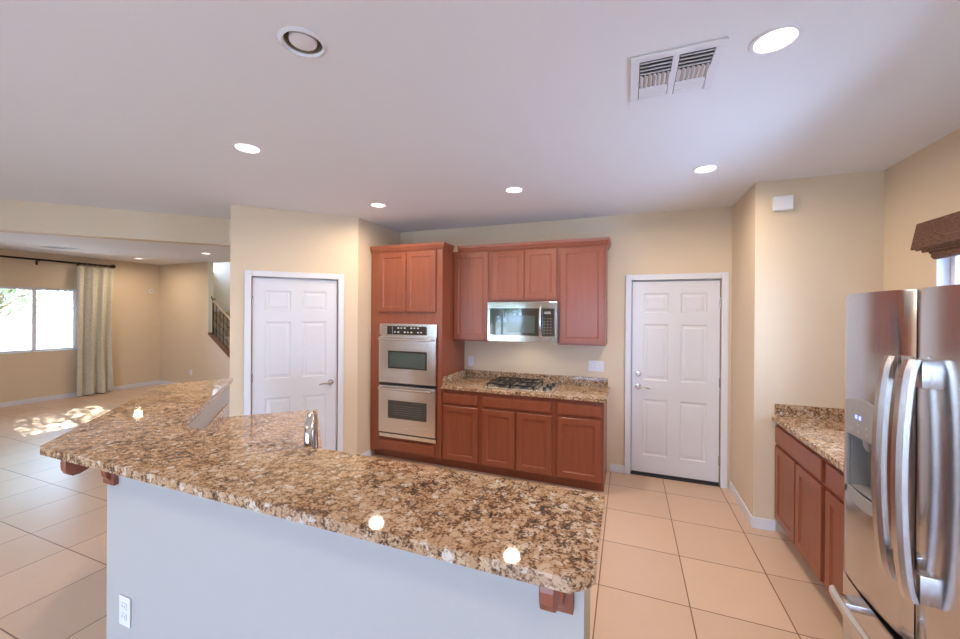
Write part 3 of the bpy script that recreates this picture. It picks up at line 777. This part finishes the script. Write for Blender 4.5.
obj('backsplash', BX(.02, -.021, .9085, XD - 1.060 - .001, -.001, .997, bev=.003), 'granite', t)
obj('side_splash', BX(XD - 1.060 - .021, -1.32, .9085, XD - 1.060 - .001, -.0215, .997, bev=.003), 'granite', t)

# ------------------------------------------------------------------ refrigerator
fg = thing('refrigerator', 'stainless steel french door refrigerator with water dispenser and curved handles', 'refrigerator', (.95, 1.825, 0), -PI / 2)
obj('fridge_body', BX(-.478, .075, .03, .452, .765, 1.765, bev=.006), 'grey_dark', fg)
obj('base_grille', BX(-.44, .05, .012, .44, .0745, .075), 'black', fg)
obj('hinge_cover', BX(-.43, .09, 1.7655, -.34, .20, 1.785, bev=.005), 'grey_plastic', fg)
def fdoor(name, x0, x1, z0, z1, bulge=.018, r=.012):
    n = 14; front = [(x0 + (x1 - x0) * k / n, -bulge * (1 - (2 * k / n - 1) ** 2)) for k in range(n + 1)]
    front[0] = (x0, .008); front[-1] = (x1, .008)
    pts = front + [(x1, .072), (x0, .072)]
    return PR(pts, z0, z1, bev=.004, seg=2)
ld = obj('left_door', fdoor('d', -.482, -.003, .515, 1.787), 'steel', fg, smooth=35)
rd = obj('right_door', fdoor('d', .003, .455, .515, 1.787), 'steel', fg, smooth=35)
# dispenser
dx0, dx1, dz0, dz1, dzm = -.405, -.130, .900, 1.310, 1.165
bpy.context.view_layer.update()
cut(ld, [BX(dx0 + .018, -.05, dz0 + .03, dx1 - .018, .058, dzm)])
for p_ in ld.data.polygons: p_.use_smooth = True
ld.data.set_sharp_from_angle(angle=math.radians(30))
arch = lambda x0, x1, z, s: [(x0 + (x1 - x0) * k / 10, z + s * math.sin(PI * k / 10)) for k in range(11)]
dsp = bmesh.new()
yb0, yb1 = -.0215, -.004
out = arch(dx0, dx1, dz1, .022)
# bezel: control head above the cavity, and jambs and sill around it
add_prism(dsp, [(dx0, dzm), (dx1, dzm)] + out[::-1], yb0, yb1, 'y', bev=.003, seg=2)
add_prism(dsp, [(dx0, dz0), (dx0 + .018, dz0), (dx0 + .018, dzm), (dx0, dzm)], yb0, yb1, 'y'); add_prism(dsp, [(dx1 - .018, dz0), (dx1, dz0), (dx1, dzm), (dx1 - .018, dzm)], yb0, yb1, 'y')
low = arch(dx0, dx1, dz0 - .005, -.025)
add_prism(dsp, low + [(dx1, dz0 + .03), (dx0, dz0 + .03)], yb0, yb1, 'y', bev=.003, seg=2)
dp = obj('dispenser', dsp, 'grey_plastic', fg)
cav = bmesh.new()
a, b, c, d = dx0 + .0185, dx1 - .0185, dz0 + .0305, dzm - .0005
add_box(cav, a, .052, c, b, .0575, d); add_box(cav, a, -.010, c, a + .003, .052, d); add_box(cav, b - .003, -.010, c, b, .052, d); add_box(cav, a + .003, -.010, d - .003, b - .003, .052, d); add_box(cav, a + .003, -.010, c, b - .003, .052, c + .004)
obj('cavity', cav, 'grey_dark', dp)
obj('spout', LA([(.022, dzm - .004), (.018, dzm - .035), (.010, dzm - .050)], ((dx0 + dx1) / 2 - .02, .012, 0), n=16), 'grey_plastic', dp, smooth=50)
bm = bmesh.new(); add_prism(bm, [(.045, dzm - .06), (.050, dzm - .06), (.030, dz0 + .07), (.022, dz0 + .07)], (dx0 + dx1) / 2 - .01, (dx0 + dx1) / 2 + .055, 'x'); obj('paddle', bm, 'grey_plastic', dp)
dy = obj('display_panel', BX(dx0 + .030, -.0235, 1.180, dx1 - .040, -.0217, 1.285, bev=.001), 'grey_plastic', dp)
for x in (-.315, -.287): obj('display_digit', BX(x, -.0250, 1.245, x + .014, -.0236, 1.261), 'led_blue', dp)
bm = bmesh.new()
for x, z_ in ((-.345, 1.195), (-.295, 1.220), (-.235, 1.220), (-.23, 1.195), (-.295, 1.192)): add_lathe(bm, [(.0045, -.0236), (.003, -.0245)], (x, 0, z_), 'y', 8)
obj('button', bm, 'led_white', dp)
# bowed door handles with angled mounting blocks
def fhandle(x, s, y_end, y_mid, name):
    n = 24; z0, z1 = .735, 1.545; bm = bmesh.new(); rows = []
    for k in range(n + 1):
        u = k / n; y = y_end + (y_mid - y_end) * math.sin(u * PI) ** .55; z = z0 + (z1 - z0) * u
        wdt = .023; th = .017
        rows.append([bm.verts.new((x + a * wdt, y + b * th, z)) for a, b in ((-1, .6), (-1, -.3), (-.55, -1), (.55, -1), (1, -.3), (1, .6), (.6, 1), (-.6, 1))])
    for a, b in zip(rows, rows[1:]):
        for q in range(8): bm.faces.new((a[q], a[(q + 1) % 8], b[(q + 1) % 8], b[q]))
    bm.faces.new(rows[0]); bm.faces.new(rows[-1])
    for za, zb in ((z0 - .0, z0 + .095), (z1 - .095, z1 + .0)):
        add_prism(bm, [(x - .021, y_end + .012), (x + .021, y_end + .012), (x + .024, .003), (x - .024, .003)], za, zb, bev=.003, seg=2)
    return obj(name, bm, 'steel_handle', ld if x < 0 else rd, smooth=40)
fhandle(-.034, -1, -.040, -.076, 'handle'); fhandle(.096, 1, -.052, -.084, 'handle')
# freezer drawer
fz = obj('freezer_drawer', fdoor('d', -.482, .455, .085, .495, .020), 'steel', fg, smooth=35)
bm = bmesh.new(); n = 20; rows = []
for k in range(n + 1):
    u = k / n; x = -.40 + .80 * u; y = -.062 - .020 * math.sin(u * PI) ** .5
    rows.append([bm.verts.new((x, y + b * .015, .435 + a * .019)) for a, b in ((-1, .6), (-1, -.3), (-.55, -1), (.55, -1), (1, -.3), (1, .6), (.6, 1), (-.6, 1))])
for a, b in zip(rows, rows[1:]):
    for q in range(8): bm.faces.new((a[q], a[(q + 1) % 8], b[(q + 1) % 8], b[q]))
bm.faces.new(rows[0]); bm.faces.new(rows[-1])
for xa_ in (-.355, .285): add_prism(bm, [(xa_, -.066), (xa_ + .07, -.066), (xa_ + .075, -.004), (xa_ - .005, -.004)], .420, .450, bev=.003, seg=2)
obj('handle', bm, 'steel_handle', fz, smooth=40)

# ------------------------------------------------------------------ woven shade over the right-hand window
sh = thing('window_shade', 'brown woven wood shade pulled up over the right-hand window', 'window shade', (XD, 0, 0))
pf = lambda pts: [(a, b) for a, b in pts]
obj('valance', PR([(-.001, 2.252), (-.072, 2.252), (-.100, 2.095), (-.090, 2.092), (-.064, 2.222), (-.001, 2.227)], 1.50, 3.165, 'y'), 'woven', sh)
for k, (a, z_) in enumerate(((-.080, 2.100), (-.066, 2.086), (-.050, 2.074))):
    obj('shade_fold', PR([(a, 2.19), (a - .010, z_ - .010), (a - .004, z_ - .018), (a + .004, z_ - .012), (a + .006, 2.19)], 1.52, 3.145 - .03 * k, 'y'), 'woven', sh)
obj('bottom_roll', TB([(-.040, 1.53, 2.045), (-.040, 3.06, 2.045)], .024, 12), 'woven', sh, smooth=50)

# ------------------------------------------------------------------ bar peninsula
WX = -.0895                                   # right end of the bar wall
k0, k1 = -1.056, -.778                          # outer and inner face of the 45 degree leg: x + y = k
yo, yi = .922, 1.09
BT = 1.175                                    # height of the bar top
far = 4.72                                    # y - x at the far end of the bar top
def P45(k, m_): return ((k - m_) / 2, (k + m_) / 2)
struct('wall_bar', PR([(k0 - yo, yo), (WX, yo), (WX, yi), (k1 - yi, yi), P45(k1, 4.93), P45(k0, 4.76)], 0, BT - .031), 'wall_pale')
def rounded(pts, rad):
    out = []
    n = len(pts)
    for i, p in enumerate(pts):
        r = rad[i]; p = Vector(p)
        if not r: out.append(tuple(p)); continue
        a = (Vector(pts[i - 1]) - p).normalized(); b = (Vector(pts[(i + 1) % n]) - p).normalized()
        th = a.angle(b); d = r / math.tan(th / 2)
        s, e = p + a * d, p + b * d; c = p + (a + b).normalized() * (r / math.sin(th / 2))
        for k in range(9):
            t_ = k / 8; q = (s * (1 - t_) + e * t_ - c).normalized() * r + c; out.append(tuple(q))
    return out
ko, ki = -1.312, -.753; yf, yb = .762, 1.125
pts = rounded([(ko - yf, yf), (-.056, yf), (-.056, yb + .03), (ki - yb, yb), P45(ki, far + .25), P45(ko, far + .03)], [.025, .052, .016, 0, .01, .025])
tag(obj('countertop', PR(pts, BT - .030, BT, bev=.009, seg=3), 'granite'), 'long raised granite bar top with angled left leg in the foreground', 'countertop')
# lower worktop on the kitchen side
kl0, kl1, ylf = -.776, .10, 1.67
lc = thing('countertop', 'lower granite worktop behind the raised bar', 'countertop', (0, 0, 0))
pts = [(kl0 - 1.092, 1.092), (-.135, 1.092), (-.135, ylf), (kl1 - ylf, ylf), P45(kl1, 4.70), P45(kl0, 4.73)]
obj('slab', PR(pts, .878, .914, bev=.005, seg=2), 'granite', lc)
def strip45(ka, kb, m0, m1): return [P45(ka, m0), P45(kb, m0), P45(kb, m1), P45(ka, m1)]
obj('backsplash', PR(strip45(kl0 + .002, kl0 + .030, 2.98, 4.72), .9145, 1.01, bev=.003, seg=2), 'granite', lc)
pb = thing('base_cabinet', 'cherry base cabinets under the lower worktop behind the bar', 'cabinet', (0, 0, 0))
obj('cabinet_body', PR([(kl0 - 1.092, 1.092), (-.15, 1.092), (-.15, ylf - .03), (kl1 - .04 - ylf + .03, ylf - .03), P45(kl1 - .04, 4.68), P45(kl0, 4.68)], .10, .877), 'wood', pb)
obj('toe_kick', PR([(kl0 - 1.092, 1.092), (-.16, 1.092), (-.16, ylf - .10), (kl1 - .14 - ylf + .10, ylf - .10), P45(kl1 - .14, 4.64), P45(kl0, 4.64)], 0, .0995), 'wood', pb)

# corbels
def corbel(x, label):
    t = thing('corbel', label, 'corbel', (x, yo, BT - .0305), 0, 'wooden corbels under the bar top')
    obj('back_plate', BX(-.036, -.017, -.150, .036, -.0005, -.0005, bev=.002), 'wood', t)
    p = [(-.0205, -.001), (-.172, -.001), (-.176, -.018), (-.174, -.045), (-.165, -.062), (-.148, -.073), (-.126, -.072), (-.106, -.064), (-.090, -.056), (-.074, -.052), (-.058, -.055), (-.046, -.068), (-.040, -.090), (-.036, -.120), (-.0205, -.140)]
    p = [(a * .86, b * .95) for a, b in p]
    obj('bracket_arm', PR(p, -.016, .016, 'x', bev=.002, seg=1), 'wood', t)
    return t
c0 = corbel(-.148, 'cherry wood corbel at the right end under the bar top')
dup(c0, (-1.935, yo, BT - .0305), 'cherry wood corbel at the left corner under the bar top')

# faucet
fa = thing('faucet', 'brushed nickel arched kitchen faucet behind the raised bar', 'faucet', (-1.172, 1.180, .9145), math.radians(40))
obj('faucet_base', LA([(.030, .0005), (.030, .006), (.026, .012), (.0235, .03), (.022, .12), (.021, .22)], n=28), 'chrome', fa, smooth=40)
pa = [(0, 0, .22), (0, .002, .25)] + [(0, .085 * (1 - math.cos(a)), .268 + .078 * math.sin(a)) for a in [k * PI / 14 for k in range(1, 15)]]
pa += [(0, .173, .235), (0, .178, .15)]
obj('spout', TB(pa, [.021, .0205] + [.0185] * 14 + [.021, .023], 16), 'chrome', fa, smooth=50)
obj('lever', TB([(.020, 0, .09), (.040, 0, .10), (.060, .005, .16)], [.009, .008, .006], 10), 'chrome', fa, smooth=50)

# ------------------------------------------------------------------ outdoors seen through and reflected from the windows
struct('ground', BX(-24, -16, -.20, XL - .16, 14, -.12), 'ground')
struct('patio', BX(XL - .16, -16, -.20, 12, YR - .13, -.12), 'ground')
struct('wall_garden_left', BX(-16.2, -6, -.12, -16.0, 12, 1.75), 'fence')
struct('wall_garden_rear', BX(-12, -8.2, -.12, 8, -8.0, 1.30), 'fence')
def tree(loc, h, r, nleaf, seed, label):
    rnd = random.Random(seed)
    t = thing('tree', label, 'tree', loc)
    bm = bmesh.new(); tips = []
    add_tube(bm, [(0, 0, 0), (.05, .02, h * .25), (.02, .05, h * .5)], [.11, .09, .07], 8)
    for k in range(26):
        a = rnd.uniform(0, 2 * PI); zz = h * rnd.uniform(.3, .5); e = Vector((math.cos(a), math.sin(a), 0)) * r * rnd.uniform(.4, 1) + Vector((0, 0, h * rnd.uniform(.40, 1.0)))
        mid = Vector((math.cos(a) * r * .3, math.sin(a) * r * .3, (zz + e.z) / 2 + .2))
        add_tube(bm, [(.02, .04, zz), mid, e], [.035, .022, .006], 5); tips += [e, mid * .4 + e * .6, mid]
    obj('trunk', bm, 'bark', t)
    bm = bmesh.new()
    for k in range(nleaf):
        c = rnd.choice(tips) + Vector([rnd.gauss(0, .26) for _ in range(3)])
        u = Vector([rnd.gauss(0, 1) for _ in range(3)]).normalized(); v = u.orthogonal().normalized(); s = rnd.uniform(.025, .05)
        bm.faces.new([bm.verts.new(c + q) for q in (u * s * 1.7, v * s * .6, -u * s * 1.7, -v * s * .6)])
    obj('foliage', bm, 'foliage', t)
tree((-12.7, 3.9, -.12), 4.4, 1.5, 5200, 3, 'leafy green tree outside the living room window')
tree((-4.6, -5.4, -.12), 3.9, 1.7, 6000, 5, 'leafy green tree on the patio side of the house')
